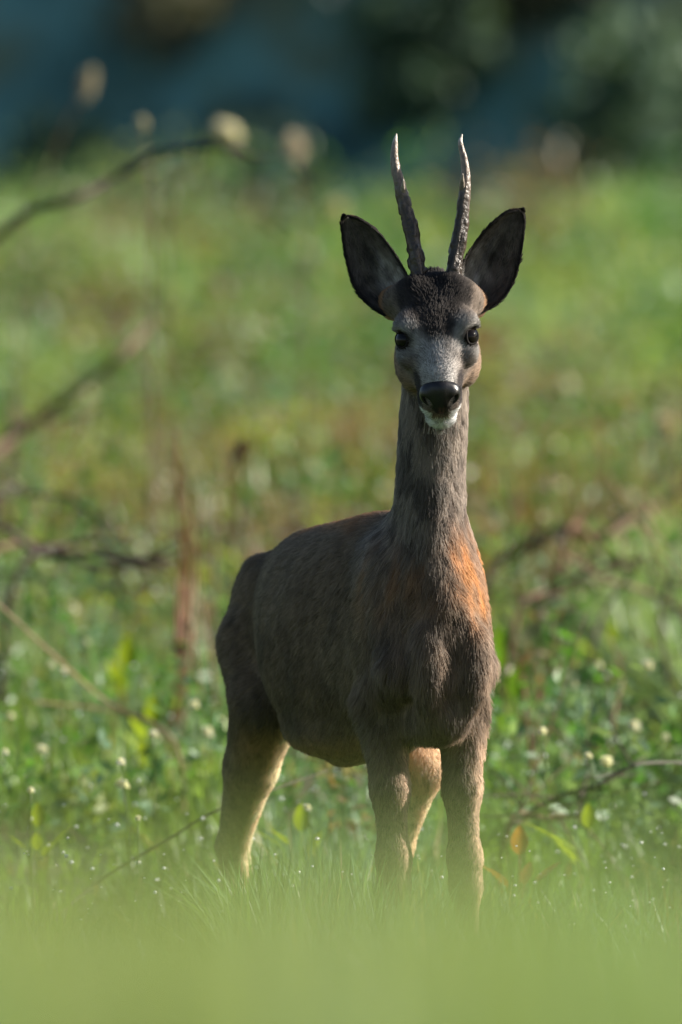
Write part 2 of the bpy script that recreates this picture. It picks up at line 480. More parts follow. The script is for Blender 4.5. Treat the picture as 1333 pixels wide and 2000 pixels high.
class Field:
    def __init__(s, lo, hi, h):
        s.h = h; s.lo = np.array(lo, float)
        s.n = np.ceil((np.array(hi) - s.lo) / h).astype(int) + 1
        s.F = np.full(s.n, 1.0, np.float32)
    def box(s, lo, hi, pad):
        a = np.clip(np.floor((np.asarray(lo) - pad - s.lo) / s.h).astype(int), 0, s.n - 1)
        b = np.clip(np.ceil((np.asarray(hi) + pad - s.lo) / s.h).astype(int) + 1, 1, s.n)
        sl = tuple(slice(i, j) for i, j in zip(a, b))
        g = [s.lo[k] + s.h * np.arange(a[k], b[k]) for k in range(3)]
        X, Y, Z = np.meshgrid(*g, indexing='ij')
        return sl, np.stack([X, Y, Z], -1)
    def smin(s, sl, d, k):
        a = s.F[sl]; hh = np.clip(.5 + .5 * (d - a) / k, 0, 1)
        s.F[sl] = d * (1 - hh) + a * hh - k * hh * (1 - hh)
    def cut(s, sl, d, k):
        a = s.F[sl]; hh = np.clip(.5 - .5 * (d + a) / k, 0, 1)
        s.F[sl] = a * (1 - hh) + (-d) * hh + k * hh * (1 - hh)
    def cone(s, a, b, ra, rb, k=.02):
        a = np.asarray(a, float); b = np.asarray(b, float); r = max(ra, rb)
        sl, P = s.box(np.minimum(a, b) - r, np.maximum(a, b) + r, k + .02)
        ab = b - a; t = np.clip(((P - a) @ ab) / (ab @ ab), 0, 1)
        d = np.linalg.norm(P - a - t[..., None] * ab, axis=-1) - (ra + (rb - ra) * t)
        s.smin(sl, d, k)
    def chain(s, pts, rads, k=.02):
        for i in range(len(pts) - 1): s.cone(pts[i], pts[i + 1], rads[i], rads[i + 1], k)
    def ell(s, c, ax, rad, k=.02, cut=False):
        """ellipsoid with axes ax (3 rows) and radii rad"""
        c = np.asarray(c, float); rad = np.asarray(rad, float); r = rad.max()
        sl, P = s.box(c - r, c + r, k + .02)
        q = ((P - c) @ np.asarray(ax, float).T) / rad
        d = (np.linalg.norm(q, axis=-1) - 1) * rad.min()
        (s.cut if cut else s.smin)(sl, d, k)
    def loft(s, o, axis, up, side, keys, k=.02, power=2.0):
        """keys: (t, top, bottom, halfwidth[, side offset])"""
        K = np.array([tuple(q) + (0,) * (5 - len(q)) for q in keys], float)
        o = np.asarray(o, float)
        pts = np.array([o + axis * q[0] + side * (q[4] + sg * q[3]) + up * w for q in K for sg in (-1, 1) for w in (q[1], q[2])])
        sl, P = s.box(pts.min(0), pts.max(0), k + .02)
        q = P - o
        t = q @ axis; l = q @ side; w = q @ up
        tt = np.linspace(K[0, 0], K[-1, 0], 240)
        sm = []
        for c in range(1, 5):
            y = np.interp(tt, K[:, 0], K[:, c]); m = 13
            yp = np.pad(y, m, mode='edge'); y = np.convolve(np.convolve(yp, np.ones(m) / m, 'same'), np.ones(m) / m, 'same')[m:-m]
            sm.append(y)
        top, bot, hw, so = (np.interp(t, tt, y) for y in sm)
        hh = (top - bot) / 2; wc = (top + bot) / 2
        d = ((np.abs((l - so) / hw)**power + np.abs((w - wc) / hh)**power)**(1 / power) - 1) * np.minimum(hw, hh)
        e = np.maximum(K[0, 0] - t, t - K[-1, 0])
        d = np.where(e > 0, np.maximum(d, 0) + e, np.maximum(d, e))
        s.smin(sl, d, k)
    def mesh(s):
        F = s.F; n = s.n
        inside = F < 0
        corners = [(0,0,0),(1,0,0),(0,1,0),(1,1,0),(0,0,1),(1,0,1),(0,1,1),(1,1,1)]
        cnt = sum(inside[i:n[0]-1+i, j:n[1]-1+j, k:n[2]-1+k].astype(np.int8) for i, j, k in corners)
        act = (cnt > 0) & (cnt < 8)
        idx = np.argwhere(act)
        vid = np.full(act.shape, -1, np.int64); vid[act] = np.arange(len(idx))
        val = np.stack([F[idx[:,0]+i, idx[:,1]+j, idx[:,2]+k] for i, j, k in corners], -1)
        acc = np.zeros((len(idx), 3)); num = np.zeros(len(idx))
        for a in range(8):
            for b in range(a + 1, 8):
                ca, cb = np.array(corners[a]), np.array(corners[b])
                if np.abs(ca - cb).sum() != 1: continue
                va, vb = val[:, a], val[:, b]
                m = (va < 0) != (vb < 0)
                t = np.where(m, va / np.where(m, va - vb, 1), 0)
                acc += np.where(m[:, None], ca + t[:, None] * (cb - ca), 0); num += m
        V = s.lo + s.h * (idx + acc / num[:, None])
        quads = []
        for ax in range(3):
            o1, o2 = [(1, 2), (2, 0), (0, 1)][ax]
            sl0 = [slice(1, n[k] - 1) for k in range(3)]; sl1 = list(sl0)
            sl0[ax] = slice(0, n[ax] - 1); sl1[ax] = slice(1, n[ax])
            a, b = inside[tuple(sl0)], inside[tuple(sl1)]
            for m, flip in ((a & ~b, False), (~a & b, True)):
                e = np.argwhere(m)
                e[:, o1] += 1; e[:, o2] += 1
                def vv(d1, d2):
                    q = e.copy(); q[:, o1] -= d1; q[:, o2] -= d2
                    return vid[q[:, 0], q[:, 1], q[:, 2]]
                q = np.stack([vv(1, 1), vv(0, 1), vv(0, 0), vv(1, 0)], -1)
                quads.append(q[:, ::-1] if flip else q)
        return V, np.concatenate(quads)

UP = np.array([0, 0, 1.0])
f = Field((-.27, -.20, -.05), (.27, .98, 1.06), .004)
# trunk of the body
f.loft(B(0, 0, 0), -FW, UP, RT, [(-.06, .56, .47, .022), (-.035, .60, .44, .042), (0, .645, .42, .058), (.06, .68, .40, .076), (.14, .697, .385, .092), (.25, .696, .366, .110), (.36, .684, .356, .120),
       (.46, .676, .362, .118), (.54, .670, .39, .096), (.60, .660, .42, .076), (.68, .637, .45, .066), (.76, .59, .48, .056), (.82, .55, .50, .035)], .02, 2.15)
# neck, its own axis straight up
nk = [(.48, 858, 78, .075, .095), (.56, 852, 78, .085, .115), (.63, 843, 72, .080, .110), (.70, 840, 66, .060, .085), (.76, 842, 62, .045, .068), (.82, 847, 61, .035, .060), (.88, 851, 59, .025, .055), (.95, 852, 54, .02, .05)]
keys = [(z, yc + hd, yc - hd, hw / PXM, (px - 856) / PXM) for z, px, hw, yc, hd in nk]
f.loft((W(856, 0)[0], 0, 0), UP, np.array([0, 1.0, 0]), np.array([1.0, 0, 0]), keys, .035, 2.1)
# shoulders, chest muscles
I3 = np.eye(3); BA = np.array([RT, -FW, UP])
for sg in (1, -1):
    o_ = sg * (.060 if sg > 0 else .046)
    f.ell(B(.085, o_, .54), BA, (.034, .080, .12), .02)
    f.cone(B(.005, o_ * .86, .48), B(.095, o_, .435), .033, .032, .015)
    f.cone(B(.06, o_ * .85, .63), B(.005, o_ * .90, .49), .020, .033, .02)
    f.ell(B(-.040, sg * .031, .49), BA, (.024, .032, .066), .006)
f.ell(B(.0, 0, .435), BA, (.030, .045, .035), .02)
f.ell(B(.05, 0, .41), BA, (.045, .09, .035), .02)
# belly and sheath
f.ell(B(.40, 0, .38), BA, (.075, .16, .035), .03)
f.ell(B(.44, .0, .350), BA, (.012, .045, .014), .02)
# front legs
fr = [B(.085, .056, .425), B(.065, .052, .31), B(.055, .050, .215), B(.052, .050, .175), B(.055, .050, .08), B(.05, .050, .045), B(.025, .050, .005)]
fl = [B(.075, -.058, .425), B(.052, -.050, .31), B(.040, -.050, .215), B(.036, -.050, .175), B(.036, -.056, .08), B(.03, -.057, .045), B(.005, -.057, .005)]
for L_ in (fr, fl):
    f.chain(L_, [.036, .0225, .0195, .018, .0115, .0145, .012], .022)
# hind legs: the right one stretched back, the left one forward under the belly
f.ell(B(.695, .042, .52), BA, (.036, .085, .11), .015)
f.ell(B(.645, -.040, .52), BA, (.036, .095, .11), .02)
hr = [B(.70, .038, .50), B(.655, .040, .425), B(.745, .040, .32), B(.845, .036, .205), B(.85, .030, .17), B(.845, .03, .06), B(.825, .03, .005)]
f.chain(hr, [.062, .052, .035, .020, .017, .0125, .012], .02)
f.cone(B(.70, .040, .40), B(.83, .036, .22), .036, .014, .015)
hl = [B(.62, -.045, .50), B(.45, -.085, .40), B(.405, -.105, .33), B(.455, -.09, .215), B(.465, -.088, .18), B(.43, -.088, .06), B(.41, -.088, .005)]
f.chain(hl, [.065, .045, .033, .017, .015, .012, .012], .02)
# rump and tail stub
f.ell(B(.79, 0, .54), BA, (.038, .035, .05), .02)
# head
HA = np.array([HL, HF, HD])
f.loft(HO, HF, HD, HL, [(-.055, .025, -.02, .022), (-.035, .026, -.035, .040), (-.01, .034, -.05, .047), (.02, .042, -.058, .050), (.05, .046, -.066, .051), (.08, .045, -.064, .047), (.105, .037, -.056, .038),
       (.13, .032, -.052, .030), (.15, .026, -.054, .026), (.166, .016, -.052, .021), (.178, .000, -.046, .013)], .012, 2.2)
for sg in (1, -1):
    f.ell(H(sg * .040, .066, .033), HA, (.018, .024, .016), .012)            # brow over the eye
    f.ell(H(sg * .043, .090, .006), HA, (.013, .024, .015), .012)            # below the eye
    f.ell(H(sg * .036, .055, -.042), HA, (.022, .045, .030), .015)           # jaw muscle
    f.ell(H(sg * .019, .150, -.022), HA, (.010, .020, .018), .008)           # upper lip
    f.cone(H(sg * .028, .0, .020), W(776 if sg < 0 else 916, 592, .034), .030, .024, .015)   # ear base
    f.cone(H(sg * .024, .000, .028), H(sg * .024, -.008, .040), .013, .011, .010)   # antler pedicle
    f.ell(H(sg * .050, .084, .032), HA, (.0115, .0135, .0115), .004, cut=True)   # eye socket
f.ell(H(0, .159, -.054), HA, (.019, .017, .012), .008)                        # chin
f.ell(H(0, .180, -.041), np.array([HL, HF, HD]), (.020, .016, .0012), .003, cut=True)   # mouth slit
f.ell(H(0, .015, .032), HA, (.034, .045, .013), .02)                            # crown
BV, BQ = f.mesh()

# normals of the hide
def vnormals(V, Q):
    nrm = np.cross(V[Q[:, 2]] - V[Q[:, 0]], V[Q[:, 3]] - V[Q[:, 1]])
    out = np.zeros_like(V)
    for k in range(4): np.add.at(out, Q[:, k], nrm)
    return out / (np.linalg.norm(out, axis=1)[:, None] + 1e-12)
for _ in range(2):                                   # relax the grid stepping
    acc = np.zeros_like(BV); cnt = np.zeros(len(BV))
    for a, b in ((0, 1), (1, 2), (2, 3), (3, 0)):
        np.add.at(acc, BQ[:, a], BV[BQ[:, b]]); np.add.at(cnt, BQ[:, a], 1)
        np.add.at(acc, BQ[:, b], BV[BQ[:, a]]); np.add.at(cnt, BQ[:, b], 1)
    BV = BV * .4 + .6 * acc / cnt[:, None]
BN = vnormals(BV, BQ)
if np.mean(np.sum(BN * (BV - BV.mean(0)), 1)) < 0:
    BQ = BQ[:, ::-1].copy(); BN = -BN

EYES = [H(sg * .0425, .0795, .0225) for sg in (-1, 1)]
HAIRK = 1.3
def coat(P, Nn):
    """coat colour, hair length and lie of the hair at points of the hide"""
    n = len(P)
    l, t, w = to_head(P)
    q = P - BO
    v = -(q @ FW); lat = q @ RT; z = P[:, 2]
    n1 = noise3(P * (1, 1, .45), .014); n2 = noise3(P + 9, .035); n3 = noise3(P + 40, .09)
    c = np.tile(np.array([.150, .105, .072]), (n, 1))
    c = mix(c, (.095, .074, .058), sstep(.5, .8, n2) * .55)
    c = mix(c, (.21, .155, .108), sstep(.5, .8, n3) * .45)
    # dorsal orange (sun's rim light painted into the coat), belly, rump edge
    c = mix(c, (.30, .135, .055), sstep(.655, .69, z + .03 * (n2 - .5)) * sstep(.12, .3, v) * sstep(.2, .7, Nn[:, 2]))
    c = mix(c, (.34, .19, .10), sstep(.40, .35, z) * sstep(.12, .2, v) * sstep(-.1, -.7, Nn[:, 2]))
    c = mix(c, (.36, .15, .07), sstep(.74, .82, v) * sstep(.42, .5, z) * .7)
    # legs
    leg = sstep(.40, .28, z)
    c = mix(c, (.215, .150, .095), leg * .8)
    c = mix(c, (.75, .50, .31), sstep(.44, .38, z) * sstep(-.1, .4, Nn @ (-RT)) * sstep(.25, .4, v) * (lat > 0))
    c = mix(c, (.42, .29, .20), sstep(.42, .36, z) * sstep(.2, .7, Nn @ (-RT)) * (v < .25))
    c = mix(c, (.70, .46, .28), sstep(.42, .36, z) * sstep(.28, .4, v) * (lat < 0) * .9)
    # neck and chest
    neck = sstep(.58, .68, z) * sstep(.16, .09, v)
    c = mix(c, (.235, .192, .160), neck * .9)
    c = mix(c, (.065, .052, .045), neck * sstep(.48, .66, n1) * .85)
    c = mix(c, (.30, .25, .205), sstep(.74, .82, z) * sstep(.45, .7, n2) * neck * .6)
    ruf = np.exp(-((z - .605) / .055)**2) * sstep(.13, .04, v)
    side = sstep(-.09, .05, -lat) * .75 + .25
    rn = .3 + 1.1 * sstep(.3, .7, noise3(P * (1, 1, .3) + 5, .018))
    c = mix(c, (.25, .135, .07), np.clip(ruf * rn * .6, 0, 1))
    c = mix(c, (.46, .185, .055), np.clip(ruf * rn * sstep(-.012, .025, -lat), 0, 1))  # rufous patch: sunlight painted in as stronger orange on the deer's left side
    ch = sstep(.585, .54, z) * sstep(.02, -.03, v) * sstep(.38, .42, z)
    c = mix(c, (.20, .14, .10), ch * .7); c = mix(c, (.07, .052, .042), ch * sstep(.45, .75, n2) * .8)
    # head
    hd = sstep(.80, .84, z) * sstep(-.075, -.06, w) * (t > -.08)
    hd = np.maximum(hd, (np.abs(l) < .09) & (t > -.02) & (t < .2) & (w > -.058) & (z > .81))
    hc = np.tile(np.array([.165, .135, .115]), (n, 1))
    hc = mix(hc, (.10, .082, .072), sstep(.45, .75, n1) * .6)
    hc = mix(hc, (.26, .17, .105), sstep(-.01, -.045, w) * .7)                                  # cheeks go brown
    er = np.minimum(np.linalg.norm(P - EYES[0], axis=1), np.linalg.norm(P - EYES[1], axis=1))
    hc = mix(hc, (.22, .21, .20), sstep(.036, .024, er + .006 * (n1 - .5)) * .85)                # pale ring round the eye
    rid = sstep(.026, .012, np.abs(l)) * sstep(.098, .118, t) * sstep(0, .012, w)
    side2 = sstep(.085, .105, t) * sstep(.036, .02, np.abs(l)) * sstep(-.012, .01, w)
    hc = mix(hc, (.40, .385, .375), np.maximum(rid, side2 * .75) * (.75 + .4 * (n1 - .5)))               # pale bridge of the muzzle
    fh = sstep(.040, .026, np.abs(l) + .35 * np.clip(t - .05, 0, .1) + .012 * (n2 - .5)) * sstep(.112, .085, t + .02 * (n1 - .5)) * sstep(.005, .02, w)
    hc = mix(hc, (.022, .019, .018), fh * (.92 - .35 * sstep(.55, .8, n1)))                           # dark forehead
    hc = mix(hc, (.022, .019, .018), sstep(.05, .03, t) * sstep(.030, .038, w) * .9)
    hc = mix(hc, (.028, .022, .020), sstep(.0205, .0175, er))                                             # eyelids
    hc = mix(hc, (.035, .03, .03), sstep(.118, .128, t) * sstep(.021, .026, np.abs(l)) * sstep(.014, .004, w) * sstep(-.050, -.042, w))   # dark band beside the nose
    hc = mix(hc, (.80, .79, .77), sstep(.148, .156, t) * sstep(.010, .014, np.abs(l)) * sstep(.028, .024, np.abs(l)) * sstep(-.022, -.026, w) * sstep(-.042, -.039, w))  # lip spots
    hc = mix(hc, (.80, .79, .77), np.maximum(sstep(.118, .132, t) * sstep(-.039, -.043, w), sstep(.150, .156, t) * sstep(-.031, -.035, w)) * sstep(.030, .024, np.abs(l)))         # chin
    hc = mix(hc, (.05, .04, .035), sstep(.150, .158, t) * sstep(-.0385, -.0395, w) * sstep(-.0425, -.0415, w) * .7)
    ear = sstep(.046, .056, np.abs(l)) * sstep(.05, .03, t)
    hc = mix(hc, (.15, .118, .095), ear * .9)
    hc = mix(hc, (.33, .18, .09), ear * sstep(.005, .022, P[:, 1]) * .9)                        # rufous back of the ear base
    c = mix(c, hc, hd)
    c = c * (.8 + .4 * n1)[:, None]
    c = np.minimum(c * HAIRK, .82)
    # hair length
    ln = np.full(n, .017)
    ln = np.where(v < .06, .021, ln); ln = ln * (1 - .62 * leg)
    ln = ln * (1 - .55 * hd) ; ln = np.where(hd > .5, .0075 + .005 * sstep(-.02, -.05, w) - .0035 * sstep(.09, .14, t), ln)
    ln = np.where((hd > .5) & (fh > .5) & (t < .03), .011, ln)
    ln = np.where(ear * hd > .4, .011, ln)
    ln = np.where((ch > .5), .027, ln)
    ln = np.where((z < .47) & (z > .40) & (v < .10), .022, ln)
    ln = np.where((v > .78) & (z > .45), .028, ln)
    # lie of the hair
    dr = -FW * .75 + np.array([0, 0, -.65]) + 0 * P
    dr = mix(dr, np.array([0, .12, -1.0]), np.maximum(neck, sstep(.1, .0, v)))
    dr = mix(dr, np.array([0, .05, -1.0]), leg)
    hv = -HF * .9 + HL * (np.sign(l) * .35 * sstep(0, .02, np.abs(l)))[:, None] - HD * .25
    dr = np.where(hd[:, None] > .5, hv, dr)
    return c, ln, dr, er, hd, (l, t, w)

deer = empty('roe_deer', tuple(B(.4, 0, -.03)))
tag(deer, 'grey brown roebuck with two antlers standing alert in the meadow grass', 'deer')
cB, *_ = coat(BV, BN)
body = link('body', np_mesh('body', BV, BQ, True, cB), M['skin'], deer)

# eyes
def ball(c, r, nu=24, nv=16, sc=(1, 1, 1)):
    th = np.linspace(0, np.pi, nv + 1); ph = np.linspace(0, 2 * np.pi, nu, endpoint=False)
    V = np.array([[math.sin(a) * math.cos(b), math.sin(a) * math.sin(b), math.cos(a)] for a in th for b in ph]) * r * np.array(sc) + c
    i = np.arange(nv)[:, None] * nu; j = np.arange(nu)[None, :]; j2 = (j + 1) % nu
    return V, np.stack([i + j, i + nu + j, i + nu + j2, i + j2], -1).reshape(-1, 4)
em, nt, N, L, bs = mat_new('eye')
bs.inputs['Base Color'].default_value = (.006, .0045, .004, 1); bs.inputs['Roughness'].default_value = .05; bs.inputs['Specular IOR Level'].default_value = .22
lm, nt, N, L, bs = mat_new('eyelid_skin')
bs.inputs['Base Color'].default_value = (.012, .010, .009, 1); bs.inputs['Roughness'].default_value = .8; bs.inputs['Specular IOR Level'].default_value = .15
for e_, sg in zip(EYES, (-1, 1)):
    V, Q = ball(e_, .0150)
    eo = link('eye', np_mesh('eye', V, Q), em, deer)
    ax = HL * sg * .66 + HD * .66 + HF * .34; ax /= np.linalg.norm(ax)
    u_ = HF - ax * (HF @ ax); u_ /= np.linalg.norm(u_); v_ = np.cross(ax, u_)
    th = np.linspace(0, 2 * np.pi, 40)
    ring = []
    for a in th:                                        # almond-shaped rim hugging the ball
        du, dv = .0128 * math.cos(a), .0102 * math.sin(a)
        q_ = math.sqrt(max(.0149**2 - du * du - dv * dv, 0))
        ring.append(e_ + u_ * du + v_ * dv + ax * q_)
    mb = MB(); tube(mb, np.array(ring), .0011 + .0009 * np.abs(np.cos(th)), 8)
    lo = bpy.data.objects.new('eyelid', mb.mesh('eyelid')); COL.objects.link(lo); lo.data.materials.append(lm); lo.parent = eo
# nose leather, modelled on a finer grid
nf = Field(H(0, .165, .0) - .06, H(0, .165, .0) + .06, .0013)
nf.ell(H(0, .160, .004), HA, (.0215, .0145, .0155), .007)
nf.ell(H(0, .169, -.010), HA, (.0185, .0135, .018), .008)
nf.ell(H(0, .169, -.022), HA, (.010, .0105, .010), .006)
for sg in (1, -1):
    nf.ell(H(sg * .0180, .161, -.003), HA, (.0105, .0135, .0135), .006)
    nf.ell(H(sg * .0190, .178, -.004), np.array([HL * .70 + HD * .71 * sg, HF, HD * .70 - HL * .71 * sg]), (.0082, .012, .0040), .003, cut=True)
nf.ell(H(0, .188, -.018), HA, (.0010, .006, .013), .002, cut=True)
V, Q = nf.mesh()
nn_ = vnormals(V, Q)
if np.mean(np.sum(nn_ * (V - V.mean(0)), 1)) < 0: Q = Q[:, ::-1].copy()
nm, nt, N, L, bs = mat_new('nose_leather')
bs.inputs['Base Color'].default_value = (.010, .009, .010, 1); bs.inputs['Roughness'].default_value = .3; bs.inputs['Specular IOR Level'].default_value = .5
vor = N.new('ShaderNodeTexVoronoi'); vor.inputs['Scale'].default_value = 700
tc = N.new('ShaderNodeTexCoord'); L.new(tc.outputs['Object'], vor.inputs['Vector'])
bp = N.new('ShaderNodeBump'); bp.inputs['Strength'].default_value = .35; bp.inputs['Distance'].default_value = .0006; bp.invert = True
L.new(vor.outputs['Distance'], bp.inputs['Height']); L.new(bp.outputs[0], bs.inputs['Normal'])
link('nose', np_mesh('nose', V, Q), nm, deer)

# ears: cupped leaf with thickness
def make_ear(outer, inner, sg):
    ns, nq = 40, 25
    O = spline([W(*p, 0) for p in outer], ns); I = spline([W(*p, 0) for p in inner], ns)
    s = np.linspace(0, 1, ns)[:, None]; qv = np.linspace(-1, 1, nq)[None, :]
    wid = np.linalg.norm(O - I, axis=1)[:, None]
    y0 = .012 + .028 * s
    front = (O[:, None, :] * (1 - (qv[..., None] + 1) / 2) + I[:, None, :] * ((qv[..., None] + 1) / 2))
    edge = np.abs(qv)
    cup = wid * .50 * (1 - edge**2.4) * (1 - .35 * s)
    front = front.copy(); front[:, :, 1] = y0 + cup + .014 * (qv < 0) * edge**2 * np.sin(np.pi * s) + .004 * (qv + 1) * s
    # folds running up the inside
    front[:, :, 1] -= .004 * np.exp(-((qv - .25) / .10)**2) * np.sin(np.pi * np.clip(s * 1.25, 0, 1)) + .004 * np.exp(-((qv + .30) / .10)**2) * np.sin(np.pi * np.clip(s * 1.2, 0, 1))
    gv = np.gradient(front, axis=0); gq = np.gradient(front, axis=1)
    nr = np.cross(gv, gq); nr /= np.linalg.norm(nr, axis=2)[..., None] + 1e-12
    if nr[:, :, 1].mean() > 0: nr = -nr
    back = front - nr * (.0035 * (1 - edge**6) + .0006)[..., None]
    V = np.concatenate([front.reshape(-1, 3), back.reshape(-1, 3)])
    i = np.arange(ns - 1)[:, None] * nq; j = np.arange(nq - 1)[None, :]
    q1 = np.stack([i + j, i + j + 1, i + nq + j + 1, i + nq + j], -1).reshape(-1, 4)
    off = ns * nq
    rimQ = []
    border = [(0, a) for a in range(nq)] + [(a, nq - 1) for a in range(1, ns)] + [(ns - 1, a) for a in range(nq - 2, -1, -1)] + [(a, 0) for a in range(ns - 2, 0, -1)]
    for k in range(len(border)):
        a = border[k][0] * nq + border[k][1]; b2 = border[(k + 1) % len(border)]; b = b2[0] * nq + b2[1]
        rimQ.append((a, b, b + off, a + off))
    Q = np.concatenate([q1, q1[:, ::-1] + off, np.array(rimQ)])
    S = np.broadcast_to(s, (ns, nq)).ravel(); E = np.broadcast_to(edge, (ns, nq)).ravel(); QV = np.broadcast_to(qv, (ns, nq)).ravel()
    nz = noise3(front.reshape(-1, 3), .012); nz2 = noise3(front.reshape(-1, 3) * (1, .3, .5), .006)
    ci = np.tile(np.array([.15, .125, .105]), (len(S), 1))
    ci = mix(ci, (.055, .046, .040), sstep(.45, .7, nz) * .7)
    ci = mix(ci, (.55, .52, .48), sstep(.62, .25, S) * sstep(-.45, .45, QV) * (.3 + .7 * sstep(.4, .65, nz2)) * .85)
    ci = mix(ci, (.022, .018, .016), np.exp(-((QV - .05) / .22)**2 - ((S - .42) / .10)**2) * .9)
    ci = mix(ci, (.014, .012, .011), np.maximum(sstep(.86, .95, E), sstep(.93, .985, S)))
    cbk = np.tile(np.array([.24, .14, .075]), (len(S), 1))
    cbk = mix(cbk, (.012, .010, .009), np.maximum(sstep(.72, .85, E), sstep(.8, .95, S)))
    me = np_mesh('ear', V, Q, True, np.concatenate([ci, cbk]))
    o = link('ear', me, M['ear'], deer)
    return o, front, nr, ci.reshape(ns, nq, 3), back, cbk.reshape(ns, nq, 3)

ears = [make_ear([(752, 618), (716, 592), (690, 556), (675, 505), (669, 462), (668, 434), (675, 424)], [(803, 566), (797, 540), (783, 512), (765, 485), (738, 452), (706, 430), (675, 424)], -1),
        make_ear([(934, 615), (975, 592), (1003, 555), (1018, 505), (1025, 455), (1026, 425), (1018, 411)], [(889, 566), (897, 540), (905, 512), (925, 478), (952, 445), (985, 418), (1018, 411)], 1)]

# antlers
def antler(path, rads, tine, dep0, dep1, seed):
    g = np.random.default_rng(seed)
    n, seg = 150, 26
    y = np.linspace(dep0, dep1, len(path))
    C = spline([W(px, py, 0) + (0, yy, 0) for (px, py), yy in zip(path, y)], n)
    f01 = np.linspace(0, 1, n)
    r = np.interp(f01, np.linspace(0, 1, len(rads)), np.array(rads) / PXM)
    th = np.linspace(0, 2 * np.pi, seg, endpoint=False)
    P = np.stack([np.cos(th)[None, :] * .03 + 0 * f01[:, None], np.sin(th)[None, :] * .03 + 0 * f01[:, None], f01[:, None] * .26 + 0 * th[None, :]], -1).reshape(-1, 3) + seed
    pearl = (noise3(P, .0075) - .5).reshape(n, seg); groove = (noise3(P * (1, 1, .12), .007) - .5).reshape(n, seg)
    rough = np.interp(f01, [0, .08, .45, .7, 1], [1, 1, .8, .25, .02])[:, None]
    rr = r[:, None] * (1 + rough * (.85 * np.clip(pearl, -.05, .5) + .42 * groove))
    burr = np.exp(-((f01 - .03) / .028)**2)[:, None]
    rr = rr + burr * (.0045 + .008 * np.clip(pearl, -.2, .5))
    col = np.array([.030, .021, .016])[None, None, :] + np.zeros((n, seg, 1))
    col = mix(col, (.085, .058, .042), (sstep(.0, .3, groove) * np.clip(1 - rough * .3, 0, 1)))
    col = mix(col, (.26, .20, .16), np.broadcast_to(sstep(.42, .78, f01)[:, None], (n, seg)) * (.75 + .25 * sstep(-.2, .2, groove)))
    col = mix(col, (.62, .56, .49), np.broadcast_to(sstep(.82, 1, f01)[:, None], (n, seg)))
    mb = MB()
    tube(mb, C, rr, seg, None); mb.C[-1] = col.reshape(-1, 3)
    # the short tine
    T0 = spline([W(px, py, 0) + (0, yy, 0) for px, py, yy in tine[0]], 14)
    tube(mb, T0, np.interp(np.linspace(0, 1, 14), np.linspace(0, 1, len(tine[1])), np.array(tine[1]) / PXM), 12, np.linspace((.08, .06, .045), (.4, .34, .29), 14))
    return link('antler', mb.mesh('antler'), M['antler'], deer)
antler([(820, 572), (818, 545), (813, 500), (802, 448), (790, 398), (779, 352), (771, 312), (772, 280), (775, 261)], [17, 15, 14.5, 13.5, 12, 11, 8, 5.5, 1.2],
       ([(784, 392, .008), (787, 372, -.004), (788, 350, -.014)], [9, 6, 1.2]), -.020, .02, 3)
antler([(882, 572), (885, 545), (891, 500), (899, 448), (906, 398), (910, 352), (907, 312), (900, 280), (903, 262)], [17, 15.5, 14.5, 13, 11.5, 9.5, 7, 5, 1.2],
       ([(905, 380, .008), (903, 358, -.006), (904, 340, -.016)], [8, 5.5, 1.2]), -.020, .02, 11)

# hooves (cloven): two toes at each foot
for L_ in (fr, fl, hr, hl):
    p = L_[-1]
    for sg in (1, -1):
        mb = MB()
        c0 = p + RT * sg * .010
        V, Q = ball(np.zeros(3), 1.0, 12, 8)
        V = V * (.011, .026, .020); V[:, 2] = np.maximum(V[:, 2], -.012)
        V[:, 2] -= .35 * np.clip(V[:, 1], 0, 1)
        wv = c0 + np.outer(V[:, 0], RT) + np.outer(V[:, 1], FW) + np.outer(V[:, 2], UP) + FW * .012 + (0, 0, -.012)
        mb.add(wv, Q, None, (.025, .021, .018))
        link('hoof', mb.mesh('hoof'), M['hoof'], deer)

# fur: hair strands on the hide
def curves_obj(name, P, rad, col, mat, parent, nrm):
    """P (n,k,3) strand points; rad (n,k); col (n,3)"""
    n, k = P.shape[:2]
    cu = bpy.data.hair_curves.new(name)
    cu.add_curves([k] * n)
    cu.attributes['position'].data.foreach_set('vector', P.astype(np.float32).ravel()) if 'position' in cu.attributes else cu.position_data.foreach_set('vector', P.astype(np.float32).ravel())
    ra = cu.attributes.get('radius') or cu.attributes.new('radius', 'FLOAT', 'POINT')
    ra.data.foreach_set('value', rad.astype(np.float32).ravel())
    ca = cu.attributes.new('col', 'FLOAT_COLOR', 'CURVE')
    cc = np.ones((n, 4), np.float32); cc[:, :3] = np.clip(col, 0, 1)
    ca.data.foreach_set('color', cc.ravel())
    na = cu.attributes.new('nrm', 'FLOAT_VECTOR', 'CURVE')
    na.data.foreach_set('vector', np.asarray(nrm, np.float32).ravel())
    cu.materials.append(mat)
    o = bpy.data.objects.new(name, cu); COL.objects.link(o)
    o.parent = parent
    if parent.parent is None: o.matrix_parent_inverse = Matrix.Translation(-Vector(parent.location))
    return o

